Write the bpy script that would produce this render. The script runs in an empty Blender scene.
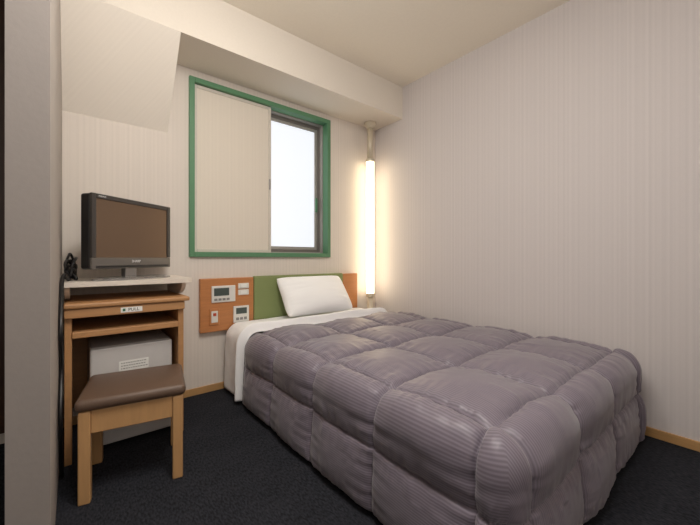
import bpy, bmesh, math, random
from mathutils import Vector, Matrix, noise
random.seed(3)
PI = math.pi
scene = bpy.context.scene
C = scene.collection
scene.view_settings.view_transform = 'Standard'

# ------------------------------------------------------------------ helpers
def lin(c):
    return tuple(((v/255)/12.92 if v/255 <= .04045 else ((v/255+.055)/1.055)**2.4) for v in c) + (1,)

def new_mat(name):
    m = bpy.data.materials.new(name); m.use_nodes = True
    nt = m.node_tree
    return m, nt, nt.nodes['Principled BSDF']

def mat(name, rgb, rough=.5, var=.08, scale=30, bump=0, metal=0, spec=.5, stretch=None):
    m, nt, b = new_mat(name)
    b.inputs['Roughness'].default_value = rough
    b.inputs['Metallic'].default_value = metal
    b.inputs['Specular IOR Level'].default_value = spec
    tc = nt.nodes.new('ShaderNodeTexCoord'); mp = nt.nodes.new('ShaderNodeMapping')
    if stretch: mp.inputs['Scale'].default_value = stretch
    nz = nt.nodes.new('ShaderNodeTexNoise'); nz.inputs['Scale'].default_value = scale
    nz.inputs['Detail'].default_value = 5
    nt.links.new(tc.outputs['Object'], mp.inputs['Vector']); nt.links.new(mp.outputs['Vector'], nz.inputs['Vector'])
    mx = nt.nodes.new('ShaderNodeMix'); mx.data_type = 'RGBA'
    c = lin(rgb)
    mx.inputs['A'].default_value = tuple(v*(1-var) for v in c[:3])+(1,)
    mx.inputs['B'].default_value = tuple(min(1, v*(1+var)) for v in c[:3])+(1,)
    nt.links.new(nz.outputs['Fac'], mx.inputs['Factor']); nt.links.new(mx.outputs['Result'], b.inputs['Base Color'])
    if bump:
        bp = nt.nodes.new('ShaderNodeBump'); bp.inputs['Strength'].default_value = bump; bp.inputs['Distance'].default_value = .004
        nt.links.new(nz.outputs['Fac'], bp.inputs['Height']); nt.links.new(bp.outputs['Normal'], b.inputs['Normal'])
    return m

def wallpaper(name, rgb, depth=.10):
    m, nt, b = new_mat(name)
    b.inputs['Roughness'].default_value = .75; b.inputs['Specular IOR Level'].default_value = .25
    g = nt.nodes.new('ShaderNodeNewGeometry'); sx = nt.nodes.new('ShaderNodeSeparateXYZ')
    nt.links.new(g.outputs['Position'], sx.inputs[0])
    ad = nt.nodes.new('ShaderNodeMath'); ad.operation = 'ADD'
    nt.links.new(sx.outputs['X'], ad.inputs[0]); nt.links.new(sx.outputs['Y'], ad.inputs[1])
    n1 = nt.nodes.new('ShaderNodeTexNoise'); n1.noise_dimensions = '1D'; n1.inputs['Scale'].default_value = 70; n1.inputs['Detail'].default_value = 1
    nt.links.new(ad.outputs[0], n1.inputs['W'])
    wv = nt.nodes.new('ShaderNodeMath'); wv.operation = 'SINE'
    ml = nt.nodes.new('ShaderNodeMath'); ml.operation = 'MULTIPLY'; ml.inputs[1].default_value = 2*PI/.026
    nt.links.new(ad.outputs[0], ml.inputs[0]); nt.links.new(ml.outputs[0], wv.inputs[0])
    n2 = nt.nodes.new('ShaderNodeTexNoise'); n2.inputs['Scale'].default_value = 90; n2.inputs['Detail'].default_value = 4
    nt.links.new(g.outputs['Position'], n2.inputs['Vector'])
    s1 = nt.nodes.new('ShaderNodeMath'); s1.operation = 'MULTIPLY_ADD'; s1.inputs[1].default_value = .16
    nt.links.new(wv.outputs[0], s1.inputs[0]); nt.links.new(n1.outputs['Fac'], s1.inputs[2])
    s2 = nt.nodes.new('ShaderNodeMath'); s2.operation = 'MULTIPLY_ADD'; s2.inputs[1].default_value = .3
    nt.links.new(n2.outputs['Fac'], s2.inputs[0]); nt.links.new(s1.outputs[0], s2.inputs[2])
    mx = nt.nodes.new('ShaderNodeMix'); mx.data_type = 'RGBA'
    c = lin(rgb)
    mx.inputs['A'].default_value = tuple(v*(1-depth*1.6) for v in c[:3])+(1,)
    mx.inputs['B'].default_value = tuple(min(1, v*(1+depth)) for v in c[:3])+(1,)
    nt.links.new(s2.outputs[0], mx.inputs['Factor']); nt.links.new(mx.outputs['Result'], b.inputs['Base Color'])
    bp = nt.nodes.new('ShaderNodeBump'); bp.inputs['Strength'].default_value = .12; bp.inputs['Distance'].default_value = .002
    nt.links.new(s2.outputs[0], bp.inputs['Height']); nt.links.new(bp.outputs['Normal'], b.inputs['Normal'])
    return m

def emit(name, rgb, strength):
    m, nt, b = new_mat(name)
    b.inputs['Base Color'].default_value = lin(tuple(v*.6 for v in rgb))
    b.inputs['Emission Color'].default_value = lin(rgb); b.inputs['Emission Strength'].default_value = strength
    b.inputs['Roughness'].default_value = .4
    return m

def box(bm, x0, x1, y0, y1, z0, z1, bev=0, seg=2):
    t = bmesh.new()
    bmesh.ops.create_cube(t, size=1)
    for v in t.verts:
        v.co = Vector(((x0+x1)/2+v.co.x*(x1-x0), (y0+y1)/2+v.co.y*(y1-y0), (z0+z1)/2+v.co.z*(z1-z0)))
    if bev:
        bmesh.ops.bevel(t, geom=t.edges[:], offset=bev, segments=seg, profile=.5, affect='EDGES')
    merge(bm, t)

def merge(bm, t):
    me = bpy.data.meshes.new('tmp'); t.to_mesh(me); t.free(); bm.from_mesh(me); bpy.data.meshes.remove(me)

def prism(bm, pts, lo, hi, axis='x'):
    """extrude a 2D outline: axis x -> pts are (y,z); y -> (x,z); z -> (x,y)"""
    def mk(p, w):
        return {'x': (w, p[0], p[1]), 'y': (p[0], w, p[1]), 'z': (p[0], p[1], w)}[axis]
    a = [bm.verts.new(mk(p, lo)) for p in pts]; b = [bm.verts.new(mk(p, hi)) for p in pts]
    bm.faces.new(a); bm.faces.new(b[::-1])
    n = len(pts)
    for i in range(n):
        bm.faces.new((a[i], b[i], b[(i+1) % n], a[(i+1) % n]))
    bmesh.ops.recalc_face_normals(bm, faces=bm.faces[:])

def lathe(bm, prof, cx, cy, n=28):
    rings = []
    for r, z in prof:
        rings.append([bm.verts.new((cx+r*math.cos(2*PI*i/n), cy+r*math.sin(2*PI*i/n), z)) for i in range(n)])
    for k in range(len(rings)-1):
        for i in range(n):
            bm.faces.new((rings[k][i], rings[k][(i+1) % n], rings[k+1][(i+1) % n], rings[k+1][i]))
    bm.faces.new(rings[0][::-1]); bm.faces.new(rings[-1])
    bmesh.ops.recalc_face_normals(bm, faces=bm.faces[:])

def tube(bm, pts, r, n=8, sub=8):
    P = [Vector(p) for p in pts]
    if len(P) > 2:
        Q = []
        for i in range(len(P)-1):
            p0 = P[max(i-1, 0)]; p1 = P[i]; p2 = P[i+1]; p3 = P[min(i+2, len(P)-1)]
            for k in range(sub):
                t = k/sub
                Q.append(.5*((2*p1)+(p2-p0)*t+(2*p0-5*p1+4*p2-p3)*t*t+(3*p1-p0-3*p2+p3)*t**3))
        Q.append(P[-1]); P = Q
    rings = []
    for i, p in enumerate(P):
        d = (P[min(i+1, len(P)-1)]-P[max(i-1, 0)]).normalized()
        s = d.cross(Vector((.31, .87, .38))).normalized(); u = d.cross(s)
        rings.append([bm.verts.new(p+(s*math.cos(2*PI*k/n)+u*math.sin(2*PI*k/n))*r) for k in range(n)])
    for i in range(len(rings)-1):
        for k in range(n):
            bm.faces.new((rings[i][k], rings[i][(k+1) % n], rings[i+1][(k+1) % n], rings[i+1][k]))
    bm.faces.new(rings[0][::-1]); bm.faces.new(rings[-1])
    bmesh.ops.recalc_face_normals(bm, faces=bm.faces[:])

def wmat(o):
    M = o.matrix_basis.copy()
    while o.parent:
        o = o.parent; M = o.matrix_basis @ M
    return M

def obj(name, bm, m, parent=None, local=False, smooth=False):
    if isinstance(bm, bpy.types.Mesh): me = bm
    else:
        me = bpy.data.meshes.new(name); bm.to_mesh(me); bm.free()
    if parent is not None and not local: me.transform(wmat(parent).inverted())
    me.materials.clear(); me.materials.append(m)
    if smooth:
        for p in me.polygons: p.use_smooth = True
    o = bpy.data.objects.new(name, me); C.objects.link(o)
    if parent is not None: o.parent = parent
    return o

def B(*boxes, bev=0, seg=2):
    bm = bmesh.new()
    for b in boxes: box(bm, *b, bev=bev, seg=seg)
    return bm

def tag(o, label, cat, group=None):
    o['label'] = label; o['category'] = cat
    if group: o['group'] = group
    return o

def struct(o, label=None):
    o['kind'] = 'structure'
    if label: o['label'] = label
    return o

def thing(name, label, cat, loc, rz=0, group=None):
    o = bpy.data.objects.new(name, None); C.objects.link(o); o.empty_display_size = .05
    o.location = loc; o.rotation_euler = (0, 0, rz)
    return tag(o, label, cat, group)

def text_mesh(s, size, M, extrude=.0004):
    cu = bpy.data.curves.new('t', 'FONT'); cu.body = s; cu.size = size; cu.extrude = extrude
    cu.align_x = 'CENTER'; cu.align_y = 'CENTER'
    o = bpy.data.objects.new('t', cu); C.objects.link(o)
    me = bpy.data.meshes.new_from_object(o.evaluated_get(bpy.context.evaluated_depsgraph_get()))
    bpy.data.objects.remove(o); bpy.data.curves.remove(cu)
    me.transform(M)
    return me

RX = Matrix.Rotation(PI/2, 4, 'X')

# ------------------------------------------------------------------ materials
M_wall = wallpaper('striped_wallpaper', (225, 216, 207), .036)
M_wallr = wallpaper('pale_striped_wallpaper', (217, 210, 209), .04)
M_panel = wallpaper('shutter_paper', (228, 219, 206), .02)
M_ceil = mat('ceiling_paper', (250, 242, 228), .85, .03, 60, .1)
M_beam = mat('beam_paper', (234, 226, 215), .85, .03, 80, .1)
M_slope = wallpaper('lightened_boxing_paper', (246, 238, 227), .012)  # wallpaper colour lightened because the slope faces down and gets less light
M_part_shade = mat('partition_paper_shaded', (152, 144, 139), .85, .03, 60, .12)  # shade of the partition's end face put into the colour
M_part_lit = mat('partition_paper_lit', (172, 163, 156), .85, .03, 60, .1)  # lighter copy of the partition paper for its better lit inner face
M_base = mat('baseboard_wood', (190, 148, 98), .5, .15, 12, 0, stretch=(1, 1, 12))
M_wood = mat('desk_wood', (184, 137, 92), .45, .16, 7, 0, stretch=(1, 7, 9))
M_woodd = mat('headboard_wood', (192, 128, 78), .4, .16, 7, 0, stretch=(1, 5, 14))
M_stool = mat('stool_wood', (196, 152, 104), .42, .14, 7, 0, stretch=(8, 8, 1))
M_lam = mat('white_laminate', (226, 216, 204), .35, .03)
M_leather = mat('brown_leather', (100, 79, 65), .45, .12, 220, .25)
M_black = mat('black_plastic', (24, 23, 24), .35, .1)
M_bezel = mat('dark_glossy_bezel', (66, 62, 59), .15, .05)
M_bezel2 = mat('silver_grey_bezel', (108, 103, 98), .25, .05, metal=.2)
M_grey = mat('grey_plastic', (140, 138, 136), .4, .05)
M_white = mat('white_plastic', (228, 226, 220), .4, .03)
M_fridge = mat('fridge_enamel', (206, 203, 201), .4, .03)
M_label = mat('paper_label', (238, 238, 234), .6, .02)
M_ink = mat('dark_ink', (40, 42, 46), .6, .02)
M_inkg = mat('green_ink', (40, 110, 80), .6, .02)
M_silver = mat('silver_ink', (215, 215, 215), .4, .02)
M_green = mat('green_paint', (90, 138, 102), .45, .08, 20)
M_pad = mat('green_fabric', (132, 144, 94), .85, .10, 260, .25)
M_linen = mat('white_linen', (254, 254, 255), .85, .01, 120, .0)
M_alu = mat('bronze_aluminium', (122, 117, 112), .4, .06, metal=.3)
M_alu2 = mat('grey_sash_aluminium', (172, 168, 163), .4, .06, metal=.2)
M_brown = mat('dark_brown_wood', (66, 38, 24), .45, .2, 8, 0, stretch=(9, 9, 1))
M_brass = mat('lamp_metal', (214, 204, 184), .4, .04, metal=.3)
M_matt = mat('mattress_ticking', (226, 222, 214), .9, .05, 40)
M_bed = mat('bed_base_cloth', (60, 52, 48), .8, .1)
M_disp = mat('lcd_display', (78, 88, 84), .25, .06)
M_red = mat('amber_switch', (190, 70, 40), .4, .06)
M_steel = mat('stand_silver', (168, 166, 164), .15, .04, metal=.6)
M_glass = emit('self_glowing_frosted_glass', (239, 243, 249), .92)  # panes emit by themselves in place of daylight coming through
M_tube = emit('lit_diffuser', (255, 236, 200), 4.8)

# TV screen : brown reflection of the room put into its base colour
M_screen, nt, b = new_mat('tv_screen')
b.inputs['Base Color'].default_value = lin((124, 104, 86)); b.inputs['Roughness'].default_value = .12
b.inputs['Metallic'].default_value = .65

# carpet
M_carpet, nt, b = new_mat('dark_carpet')
b.inputs['Roughness'].default_value = .95; b.inputs['Specular IOR Level'].default_value = .1
g = nt.nodes.new('ShaderNodeNewGeometry')
mp = nt.nodes.new('ShaderNodeMapping'); mp.inputs['Scale'].default_value = (1, .4, 1)
nt.links.new(g.outputs['Position'], mp.inputs['Vector'])
n1 = nt.nodes.new('ShaderNodeTexNoise'); n1.inputs['Scale'].default_value = 150; n1.inputs['Detail'].default_value = 3
nt.links.new(mp.outputs['Vector'], n1.inputs['Vector'])
n0 = nt.nodes.new('ShaderNodeTexNoise'); n0.inputs['Scale'].default_value = 7; n0.inputs['Detail'].default_value = 2
nt.links.new(g.outputs['Position'], n0.inputs['Vector'])
sm_ = nt.nodes.new('ShaderNodeMath'); sm_.operation = 'MULTIPLY_ADD'; sm_.inputs[1].default_value = .22
nt.links.new(n0.outputs['Fac'], sm_.inputs[0]); nt.links.new(n1.outputs['Fac'], sm_.inputs[2])
cr = nt.nodes.new('ShaderNodeValToRGB')
cr.color_ramp.elements[0].position = .40; cr.color_ramp.elements[0].color = lin((28, 29, 33))
cr.color_ramp.elements[1].position = .84; cr.color_ramp.elements[1].color = lin((54, 55, 61))
nt.links.new(sm_.outputs[0], cr.inputs['Fac']); nt.links.new(cr.outputs['Color'], b.inputs['Base Color'])
bp = nt.nodes.new('ShaderNodeBump'); bp.inputs['Strength'].default_value = .25; bp.inputs['Distance'].default_value = .003
nt.links.new(n1.outputs['Fac'], bp.inputs['Height']); nt.links.new(bp.outputs['Normal'], b.inputs['Normal'])

# duvet : satin stripes from the cloth's own UVs (metres)
M_duvet, nt, b = new_mat('mauve_satin')
b.inputs['Roughness'].default_value = .46; b.inputs['Sheen Weight'].default_value = .25; b.inputs['Specular IOR Level'].default_value = .5
uv = nt.nodes.new('ShaderNodeUVMap'); uv.uv_map = 'UVMap'
sx = nt.nodes.new('ShaderNodeSeparateXYZ'); nt.links.new(uv.outputs['UV'], sx.inputs[0])
ml = nt.nodes.new('ShaderNodeMath'); ml.operation = 'MULTIPLY'; ml.inputs[1].default_value = 2*PI/.0080
sn = nt.nodes.new('ShaderNodeMath'); sn.operation = 'SINE'
nt.links.new(sx.outputs['X'], ml.inputs[0]); nt.links.new(ml.outputs[0], sn.inputs[0])
ma = nt.nodes.new('ShaderNodeMath'); ma.operation = 'MULTIPLY_ADD'; ma.inputs[1].default_value = .5; ma.inputs[2].default_value = .5
nt.links.new(sn.outputs[0], ma.inputs[0])
mx = nt.nodes.new('ShaderNodeMix'); mx.data_type = 'RGBA'
mx.inputs['A'].default_value = lin((104, 96, 107)); mx.inputs['B'].default_value = lin((131, 121, 133))
nt.links.new(ma.outputs[0], mx.inputs['Factor']); nt.links.new(mx.outputs['Result'], b.inputs['Base Color'])

# ------------------------------------------------------------------ setting
XL, XR, YB, ZC = -.05, 2.25, 2.35, 2.415
WX0, WX1, WZ0, WZ1 = .60, 1.675, .935, 2.055
struct(obj('floor', B((-1.4, 2.4, -1.4, 2.5, -.1, 0)), M_carpet), 'dark charcoal carpet')
struct(obj('ceiling', B((-1.4, 2.4, -1.4, 2.5, ZC, ZC+.1)), M_ceil), 'cream papered ceiling')
struct(obj('wall_back', B((XL-.1, WX0, YB, YB+.2, 0, ZC), (WX1, XR+.15, YB, YB+.2, 0, ZC),
                          (WX0, WX1, YB, YB+.2, 0, WZ0), (WX0, WX1, YB, YB+.2, WZ1, ZC)), M_wall), 'striped beige wall with the window')
struct(obj('wall_right', B((XR, XR+.15, -1.4, YB, 0, ZC)), M_wallr), 'long striped pale wall beside the bed')
wl = struct(obj('wall_left', B((-.135, XL, 1.2, YB, 0, ZC)), M_part_shade), 'partition beside the desk, shade put into the grey of its end')
wl.data.materials.append(M_part_lit)
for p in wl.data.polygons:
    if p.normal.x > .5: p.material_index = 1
struct(obj('wall_front', B((-1.4, XR, -1.4, -1.25, 0, ZC)), M_wall))
struct(obj('wall_entry', B((-1.4, -1.25, -1.25, YB+.2, 0, ZC)), M_part_shade))
struct(obj('wall_alcove', B((-1.25, -.15, YB, YB+.2, 0, ZC)), M_part_shade))
d = struct(obj('door_1', B((-1.2, -.137, 2.31, 2.35, .055, 2.3)), M_brown), 'dark brown door panel past the partition')
struct(obj('baseboard_alcove', B((-1.25, -.137, 2.325, 2.35, 0, .05)), M_lam))
struct(obj('baseboard_back', B((XL, XR, YB-.012, YB, 0, .045), bev=.002), M_base))
struct(obj('baseboard_right', B((XR-.012, XR, -1.25, YB-.012, 0, .045), bev=.002), M_base))
struct(obj('trim_1', B((XL, XR, 2.0, YB, 2.135, ZC)), M_beam), 'boxed beam above the window')
bm = bmesh.new(); prism(bm, [(2.0, 2.135), (2.35, 2.135), (2.35, 1.686)], XL, .45, 'x')
struct(obj('trim_2', bm, M_slope), 'sloped boxing between beam and wall above the television')

# window
win = bpy.data.objects.new('window_1', None); C.objects.link(win); win.location = (1.137, YB, .93)
struct(win, 'window with green frame and beige sliding shutter')
def frame(x0, x1, z0, z1, w, y0, y1, bev=.003):
    return B((x0, x0+w, y0, y1, z0, z1), (x1-w, x1, y0, y1, z0, z1), (x0+w, x1-w, y0, y1, z1-w, z1), (x0+w, x1-w, y0, y1, z0, z0+w), bev=bev)
obj('window_frame', frame(.574, 1.701, .907, 2.083, .033, 2.328, 2.40), M_green, win)
sp = obj('sliding_panel', B((.628, 1.14, 2.362, 2.374, .962, 2.028)), M_panel, win)
obj('panel_frame', frame(.607, 1.16, .940, 2.050, .022, 2.356, 2.38), mat('panel_frame_paint', (212, 205, 194), .4), sp)
obj('panel_pull', B((1.143, 1.153, 2.352, 2.358, 1.42, 1.50), bev=.002), M_grey, sp)
obj('sash_frame', frame(.605, 1.668, .945, 2.045, .026, 2.44, 2.50), M_alu, win)
obj('sliding_sash', frame(1.10, 1.642, .971, 2.019, .024, 2.45, 2.475), M_alu2, win)
obj('fixed_sash', frame(.64, 1.13, .98, 2.01, .032, 2.476, 2.498), M_alu, win)
obj('pane', B((1.124, 1.618, 2.46, 2.466, .995, 1.995)), M_glass, win)
obj('pane', B((.672, 1.098, 2.485, 2.491, 1.012, 1.978)), M_glass, win)
obj('latch', B((1.62, 1.637, 2.432, 2.45, 1.30, 1.42), bev=.003), M_green, win)
obj('reveal_lining', frame(.601, 1.674, .936, 2.054, .012, 2.40, 2.44, bev=0), M_alu2, win)

# ------------------------------------------------------------------ corner lamp
lx, ly = 2.09, 2.25
lamp = thing('corner_lamp', 'tall glowing vertical tube lamp standing in the corner behind the bed', 'lamp', (lx, ly, 0))
bm = bmesh.new(); lathe(bm, [(.03, 2.085), (.045, 2.10), (.055, 2.12), (.055, 2.134)], lx, ly); obj('ceiling_flange', bm, M_brass, lamp, smooth=False)
bm = bmesh.new(); lathe(bm, [(.026, 1.80), (.026, 2.09)], lx, ly); obj('pole', bm, M_brass, lamp, smooth=True)
bm = bmesh.new(); lathe(bm, [(.026, .012), (.026, .55)], lx, ly); obj('pole', bm, M_brass, lamp, smooth=True)
bm = bmesh.new(); lathe(bm, [(.06, 0), (.06, .012), (.03, .02)], lx, ly); obj('base', bm, M_brass, lamp)
bm = bmesh.new(); lathe(bm, [(.034, .575), (.036, .58), (.036, 1.775), (.034, 1.78)], lx, ly, 32); obj('diffuser', bm, M_tube, lamp, smooth=True)
bm = bmesh.new(); lathe(bm, [(.03, .545), (.041, .55), (.041, .578)], lx, ly); obj('end_cap', bm, M_brass, lamp)
bm = bmesh.new(); lathe(bm, [(.041, 1.777), (.041, 1.80), (.03, 1.81)], lx, ly); obj('end_cap', bm, M_brass, lamp)

# ------------------------------------------------------------------ headboard
hb = thing('headboard', 'low orange wood headboard with green pad and switch panel fixed to the back wall', 'headboard', (1.31, 2.349, .30))
obj('wood_panel', B((.635, 1.0, 2.312, 2.349, .405, .762), bev=.004), M_woodd, hb)
obj('wood_panel', B((1.822, 1.99, 2.312, 2.349, .30, .762), bev=.004), M_woodd, hb)
obj('green_pad', B((1.002, 1.82, 2.304, 2.349, .30, .768), bev=.012, seg=3), M_pad, hb, smooth=True)
cp = obj('clock_panel', B((.705, .865, 2.303, 2.313, .60, .712), bev=.004), M_white, hb)
obj('display', B((.72, .82, 2.301, 2.304, .645, .697)), M_disp, cp)
for i in range(4): obj('button', B((.722+i*.027, .742+i*.027, 2.300, 2.304, .613, .628), bev=.001), M_grey, cp)
for z in (.685, .64):
    s = obj('switch_plate', B((.885, .962, 2.304, 2.313, z, z+.038), bev=.003), M_white, hb)
    obj('rocker', B((.90, .945, 2.300, 2.305, z+.008, z+.03), bev=.002), M_label, s)
k = obj('key_switch', B((.69, .757, 2.304, 2.313, .45, .562), bev=.004), M_woodd, hb)
obj('switch_insert', B((.702, .745, 2.300, 2.305, .468, .545), bev=.003), M_white, k)
obj('pilot_button', B((.713, .734, 2.297, 2.301, .512, .532), bev=.002), M_red, k)
t = obj('thermostat', B((.85, .962, 2.300, 2.313, .45, .565), bev=.004), M_white, hb)
obj('display', B((.868, .944, 2.298, 2.301, .51, .552)), M_disp, t)
for i in range(3): obj('button', B((.868+i*.028, .888+i*.028, 2.297, 2.301, .468, .486), bev=.001), M_grey, t)

# ------------------------------------------------------------------ bed
BX0, BX1, BY0, BY1 = .87, 2.02, .48, 2.29
bed = thing('bed', 'single bed with dark base and white mattress under the mauve quilt', 'bed', ((BX0+BX1)/2, (BY0+BY1)/2, 0))
obj('base', B((BX0+.02, BX1-.02, BY0+.02, BY1, .05, .2), bev=.01), M_bed, bed)
obj('mattress', B((BX0, BX1, BY0, BY1, .2, .395), bev=.04, seg=4), M_matt, bed, smooth=True)
for x in (BX0+.08, BX1-.08):
    for y in (BY0+.1, BY1-.1):
        bm = bmesh.new(); lathe(bm, [(.025, 0), (.03, .05)], x, y); obj('leg', bm, M_black, bed)

def wrap(xx, yy, c, r, zt, zmin, flare):
    cx0, cx1, cy0 = c
    ox = xx-cx1 if xx > cx1 else (xx-cx0 if xx < cx0 else 0)
    oy = yy-cy0 if yy < cy0 else 0
    ax, ay = abs(ox), abs(oy); d = max(ax, ay)
    bx = min(max(xx, cx0), cx1); by = max(yy, cy0)
    if d == 0: return Vector((xx, yy, zt)), 0, None
    if ax >= ay: ang = PI/4*(ay/ax)
    else: ang = PI/2-PI/4*(ax/ay)
    n = Vector((math.copysign(math.cos(ang), ox) if ax else 0, -math.sin(ang), 0))
    if not ay: n = Vector((math.copysign(1, ox), 0, 0))
    q = PI*r/2
    if d < q: out = r*math.sin(d/r); z = zt-r*(1-math.cos(d/r))
    else: out = r+flare*(d-q); z = zt-r-(d-q)
    if ax and ay: out *= 1+.14*math.sin(2*ang)*min(1, d/.2)
    return Vector((bx, by, 0))+n*out+Vector((0, 0, max(z, zmin))), d, (ang*2/PI if (ax and ay) else None)

def grid_mesh(name, xs, ys, f, m, disp=None, uvf=None):
    bm = bmesh.new(); V = []; info = []
    for y in ys:
        row = []
        for x in xs:
            p, d, a = f(x, y); v = bm.verts.new(p); row.append(v); info.append((x, y, d, a))
        V.append(row)
    uvl = bm.loops.layers.uv.new('UVMap')
    for j in range(len(ys)-1):
        for i in range(len(xs)-1):
            fc = bm.faces.new((V[j][i], V[j][i+1], V[j+1][i+1], V[j+1][i]))
            for lp, (ii, jj) in zip(fc.loops, ((i, j), (i+1, j), (i+1, j+1), (i, j+1))):
                lp[uvl].uv = (xs[ii], ys[jj])
    bm.normal_update()
    if disp:
        nn = [v.normal.copy() for r_ in V for v in r_]
        k = 0
        for r_ in V:
            for v in r_:
                v.co += nn[k]*disp(info[k], v.co); v.co.z = max(v.co.z, .012); k += 1
    return bm

def lsp(a, b, n): return [a+(b-a)*i/(n-1) for i in range(n)]

# duvet
r = .085; zt = .426
core = (.80+r, 2.155-r, .375+r)
S = PI*r/2+(zt-r-.02)
ca = (core[1]-core[0])/3
HEAD = 1.98
cb = (HEAD-core[2])/4
cs = S/2
def sm(t): t = min(1, max(0, t)); return t*t*(3-2*t)
def quilt(inf, co):
    x, y, d, a = inf
    # the seams wander a little
    wx = .010*noise.noise(Vector((x*2.1, y*2.9, 4.4))); wy = .010*noise.noise(Vector((x*2.7, y*2.2, 9.1)))
    if a is not None: u, v = d/cs, a
    else:
        u = (x+wx-core[0])/ca if core[0] <= x <= core[1] else d/cs
        v = (y+wy-core[2])/cb if y >= core[2] else d/cs
    su, sv = abs(math.sin(PI*u)), abs(math.sin(PI*v))
    side = sm((d-.03)/.12)
    iu, iv = math.floor(x/ca+.5), math.floor(y/cb+.5)
    cell = .95+.30*noise.noise(Vector((math.floor(u)*1.7+.3, math.floor(v)*2.3+.7, 3)))
    A = (.050*(1-side)+.031*side)*cell
    if a is not None: A *= .75
    p = A*(su**.44)*(sv**.44)
    p -= .009*(math.exp(-(su/.10)**2)+math.exp(-(sv/.10)**2))*(1-.3*side)
    # gathers and puckers running away from the seams
    w = noise.noise(Vector((y*32, iu*3.1, 1.7)))*(1-su)**1.1*su**.35 + noise.noise(Vector((iv*2.3, x*32, 5.1)))*(1-sv)**1.1*sv**.35
    p += .015*w*(1-.25*side)
    w2 = noise.noise(Vector((y*66, x*12, 6.7)))*(1-su)**2.2 + noise.noise(Vector((y*12, x*66, 2.1)))*(1-sv)**2.2
    p += .005*w2*(1-.3*side)
    # soft crumpling inside the squares
    p += .010*noise.noise(Vector((x*2.3, y*2.3, .3))) + .005*noise.noise(Vector((x*8, y*9.5, 2.3))) + .0012*noise.noise(Vector((x*22, y*26, 7.3)))
    return p*min(1, (HEAD-y)/.10+.25)
N = 390
bm = grid_mesh('duvet', lsp(core[0]-S, core[1]+S, N), lsp(core[2]-S, HEAD, N),
               lambda x, y: wrap(x, y, core, r, zt, .02, .05), M_duvet, quilt)
dv = obj('duvet', bm, M_duvet, smooth=True)
tag(dv, 'puffy mauve grey quilted duvet with satin stripes covering the bed', 'duvet')

# white sheet folded back at the head end of the duvet
scx = (.80+.09, 2.05-.09, -5)
SS = PI*.09/2+(.45-.09-.03)
Y0 = 1.985
def sheet_d(inf, co):
    x, y, d, a = inf
    k = sm((y-2.01)/.08)
    e = .036*(1-k)+.004
    e += .008*noise.noise(Vector((x*4, y*6, 3.3))) + .003*noise.noise(Vector((x*15, y*18, 8)))
    e -= .055*(1-sm((y-Y0)/.022))
    return e
ys = lsp(Y0, Y0+.03, 12)+lsp(Y0+.037, 2.295, 42)
bm = grid_mesh('bed_sheet', lsp(scx[0]-SS, scx[1]+.14, 150), ys,
               lambda x, y: wrap(x, y, scx, .09, .45, .03, .03), M_linen, sheet_d)
sh = obj('bed_sheet', bm, M_linen, smooth=True)
md = sh.modifiers.new('thickness', 'SOLIDIFY'); md.thickness = .006; md.offset = -1
tag(sh, 'white bed sheet folded back at the head of the duvet and hanging down', 'sheet')

# pillow
def pillow_mesh(w, h, t, n=56):
    bm = bmesh.new()
    for s in (1, -1):
        V = []
        for j in range(n+1):
            row = []
            for i in range(n+1):
                u = -1+2*i/n; v = -1+2*j/n
                e = max(0, (1-abs(u)**2.1))*max(0, (1-abs(v)**2.1))
                z = s*t*e**.45
                pin = 1-.05*(1-abs(v)**2)*abs(u)**4; piv = 1-.07*(1-abs(u)**2)*abs(v)**4
                cr_ = 1-.07*(abs(u)**4)*(abs(v)**4)
                z += .009*noise.noise(Vector((u*1.8, v*1.8, s)))*e**.5
                # soft creases running in from the ends
                z += .007*noise.noise(Vector((u*2.2, v*6.5, s+7)))*e**.35*(abs(u)**1.2)
                row.append(bm.verts.new((u*w*pin*cr_, v*h*piv*cr_, z)))
            V.append(row)
        for j in range(n):
            for i in range(n):
                q = (V[j][i], V[j][i+1], V[j+1][i+1], V[j+1][i])
                bm.faces.new(q if s > 0 else q[::-1])
    bmesh.ops.remove_doubles(bm, verts=bm.verts[:], dist=.0005)
    # slumps : the lower half is fuller, the ends bend back a little
    for v in bm.verts:
        q = v.co.y/h
        v.co.z *= 1.10-.20*q
        v.co.z -= .016*(abs(v.co.x)/w)**2
        v.co.y -= .010*(1-(v.co.x/w)**2)*max(0, q)
    return bm
pl = obj('pillow', pillow_mesh(.30, .174, .068), M_linen, smooth=True)
pl.location = (1.44, 2.153, .628); pl.rotation_euler = (math.radians(52), 0, math.radians(-2))
tag(pl, 'plump white pillow leaning against the green headboard pad', 'pillow')

# ------------------------------------------------------------------ desk
dk = thing('desk', 'small light wood desk with pull-out tray and white raised shelf against the left wall', 'desk', (.2, 2.12, 0))
for x0 in (-.034, .413):
    obj('side_panel', B((x0, x0+.026, 1.895, 2.335, 0, .68), bev=.003), M_wood, dk)
obj('desk_top', B((-.036, .462, 1.865, 2.335, .68, .701), bev=.006), M_wood, dk)
tr = obj('pull_out_tray', B((-.034, .440, 1.875, 1.893, .638, .678), (-.005, .410, 1.893, 2.28, .645, .675), bev=.003), M_wood, dk)
lb = obj('pull_label', B((.166, .252, 1.8735, 1.876, .646, .670)), M_label, tr)
obj('pull_lettering', text_mesh('PULL', .020, Matrix.Translation((.217, 1.873, .658)) @ RX), M_ink, lb)
bm = bmesh.new(); prism(bm, [(.174, .652), (.184, .652), (.184, .664), (.174, .664)], 1.8728, 1.8736, 'y')
obj('square_mark', bm, M_inkg, lb)
obj('lower_shelf', B((-.008, .413, 1.885, 2.335, .548, .575), bev=.003), M_wood, dk)
obj('back_panel', B((-.008, .413, 2.322, 2.334, .10, .545)), M_wood, dk)
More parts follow.
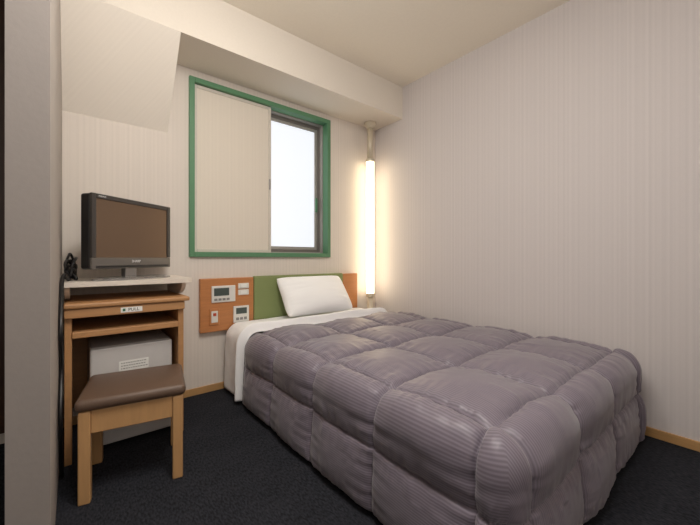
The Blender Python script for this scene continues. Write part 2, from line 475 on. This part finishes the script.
# raised white shelf with a rounded front corner
bm = bmesh.new()
pts = [(-.036, 2.335), (-.036, 1.915)] + [(.44+.055*math.sin(a), 1.97-.055*math.cos(a)) for a in lsp(0, PI/2, 8)] + [(.495, 2.335)]
prism(bm, pts, .770, .792, 'z')
us = obj('raised_shelf', bm, M_lam, dk)
for x0 in (-.034, .445):
    bm = bmesh.new()
    pts = [(2.33, .701), (2.33, .770), (1.95, .770)] + [(1.95+.15*(1-math.cos(a)), .770-.069*math.sin(a)) for a in lsp(.2, PI/2, 7)]
    prism(bm, pts, x0, x0+.018, 'x')
    obj('shelf_bracket', bm, M_lam, dk)

# ------------------------------------------------------------------ refrigerator under the desk
fr = thing('mini_fridge', 'small pale grey box fridge under the desk behind the stool', 'fridge', (.23, 2.13, 0))
obj('body', B((.055, .395, 1.972, 2.315, .015, .478), bev=.008), M_fridge, fr)
dr = obj('door', B((.055, .395, 1.945, 1.970, .02, .476), bev=.008), M_fridge, fr)
lb = obj('notice_label', B((.165, .288, 1.9435, 1.946, .352, .402)), M_label, dr)
bm = bmesh.new()
for k, z in enumerate((.392, .379, .366)):
    x = .174
    while x < .276:
        w = random.uniform(.004, .008); box(bm, x, x+w, 1.9428, 1.9436, z-.0022, z+.0022); x += w+.004
obj('label_print', bm, M_grey, lb)
for x in (.08, .37):
    for y in (2.0, 2.29): obj('foot', B((x-.012, x+.012, y-.012, y+.012, 0, .016)), M_black, fr)

# ------------------------------------------------------------------ stool
st = thing('stool', 'square wooden stool with brown leather seat in front of the desk', 'stool', (.204, 1.685, 0), math.radians(-10))
obj('seat_cushion', B((-.182, .182, -.168, .168, .338, .383), bev=.02, seg=5), M_leather, st, local=True, smooth=True)
for sx_ in (-1, 1):
    for sy_ in (-1, 1):
        bm = bmesh.new(); cx, cy = sx_*.152, sy_*.14
        box(bm, cx-.019, cx+.019, cy-.019, cy+.019, 0, .338, bev=.005)
        obj('leg', bm, M_stool, st, local=True)
for sy_ in (-1, 1): obj('apron', B((-.133, .133, sy_*.14-.011, sy_*.14+.011, .252, .337), bev=.003), M_stool, st, local=True)
for sx_ in (-1, 1): obj('apron', B((sx_*.152-.011, sx_*.152+.011, -.121, .121, .252, .337), bev=.003), M_stool, st, local=True)

# ------------------------------------------------------------------ television
tv = thing('television', 'small flat television with dark frame on the raised white shelf', 'television', (.245, 2.09, .792), math.radians(37))
# local: front faces -y, origin on the shelf below the middle of the screen
W2, z0, z1 = .238, .055, .41
obj('casing', B((-W2, W2, .003, .06, z0, z1), bev=.012, seg=3), M_black, tv, local=True, smooth=False)
bz = obj('bezel', B((-W2, -W2+.022, -.012, .004, z0+.056, z1), (W2-.022, W2, -.012, .004, z0+.056, z1), (-W2+.022, W2-.022, -.012, .004, z1-.022, z1), bev=.003), M_bezel, tv, local=True)
bl = obj('lower_bezel', B((-W2, W2, -.012, .004, z0, z0+.055), bev=.004), M_bezel2, tv, local=True)
obj('screen', B((-W2+.021, W2-.021, -.006, .0035, z0+.053, z1-.021)), M_screen, tv, local=True)
obj('speaker_strip', B((-W2+.02, W2-.02, -.0135, -.011, z0+.006, z0+.016)), M_black, bl, local=True)
obj('maker_mark', text_mesh('SHARP', .018, Matrix.Translation((0, -.0125, z0+.036)) @ RX), M_silver, bl, local=True)
obj('series_mark', text_mesh('AQUOS', .011, Matrix.Translation((-W2+.05, -.0125, z1-.011)) @ RX), M_silver, bz, local=True)
obj('neck', B((-.035, .035, .02, .05, .012, z0+.03), bev=.006), M_steel, tv, local=True)
bm = bmesh.new(); lathe(bm, [(.5, 0), (.5, .006), (.44, .012), (.2, .015)], 0, 0, 48)
for v in bm.verts: v.co.x *= .43; v.co.y *= .23; v.co.y += .0
obj('stand_base', bm, M_steel, tv, local=True, smooth=False)

# ------------------------------------------------------------------ cables left of the television
pts = []
for i in range(80):
    a = i*.62; k = i/79
    pts.append((-.013+.022*math.cos(a)*(.7+.3*math.sin(i*1.3)), 2.11+.075*math.sin(a*.83+.4), .799+.125*abs(math.sin(i*.47))*(1-.35*k)*(.55+.45*math.sin(i*.21+1))))
bm = bmesh.new(); tube(bm, pts, .0055, 7, 5)
tag(obj('cable_bundle', bm, M_black, smooth=True), 'tangled bundle of black cables left of the television', 'cables')
bm = bmesh.new()
tube(bm, [(-.02, 1.985, .80), (-.033, 1.95, .825), (-.041, 1.90, .80), (-.041, 1.78, .72), (-.041, 1.70, .60), (-.041, 1.78, .45), (-.041, 1.69, .28), (-.041, 1.76, .1), (-.04, 1.80, .0085)], .008)
tag(obj('cable', bm, M_black, smooth=True), 'black cable running from the raised shelf down the partition to the floor', 'cable')

# ------------------------------------------------------------------ light
def area(name, loc, rot, size, power, col):
    l = bpy.data.lights.new(name, 'AREA'); l.shape = 'RECTANGLE'; l.size, l.size_y = size; l.energy = power; l.color = col
    o = bpy.data.objects.new(name, l); C.objects.link(o); o.location = loc; o.rotation_euler = rot
    return o
area('ceiling_light', (.4, .35, 2.38), (0, 0, 0), (.6, .6), 17, (1, .97, .935))
pl_ = bpy.data.lights.new('added_ceiling_glow', 'POINT'); pl_.energy = 26; pl_.color = (1, .96, .90); pl_.shadow_soft_size = .14  # unseen point lamp added to brighten the ceiling and sloped boxing
po = bpy.data.objects.new('added_ceiling_glow', pl_); C.objects.link(po); po.location = (.42, .85, 2.17)
area('added_front_fill', (.0, -1.2, 1.6), (PI/2, 0, 0), (1.2, 1.2), 7.5, (1, .97, .935))  # unseen fill panel added behind the camera to lift the back wall
w = bpy.data.worlds.new('world'); scene.world = w; w.use_nodes = True
w.node_tree.nodes['Background'].inputs[0].default_value = (.9, .95, 1, 1); w.node_tree.nodes['Background'].inputs[1].default_value = 1

# ------------------------------------------------------------------ camera
cam = bpy.data.cameras.new('camera'); co = bpy.data.objects.new('camera', cam); C.objects.link(co)
cam.sensor_width = 36; cam.lens = 36*335/700; cam.shift_y = -.0064; cam.clip_start = .02
co.location = (0, 0, .9); co.rotation_euler = (PI/2, 0, -math.atan2(.636, .773))
scene.camera = co
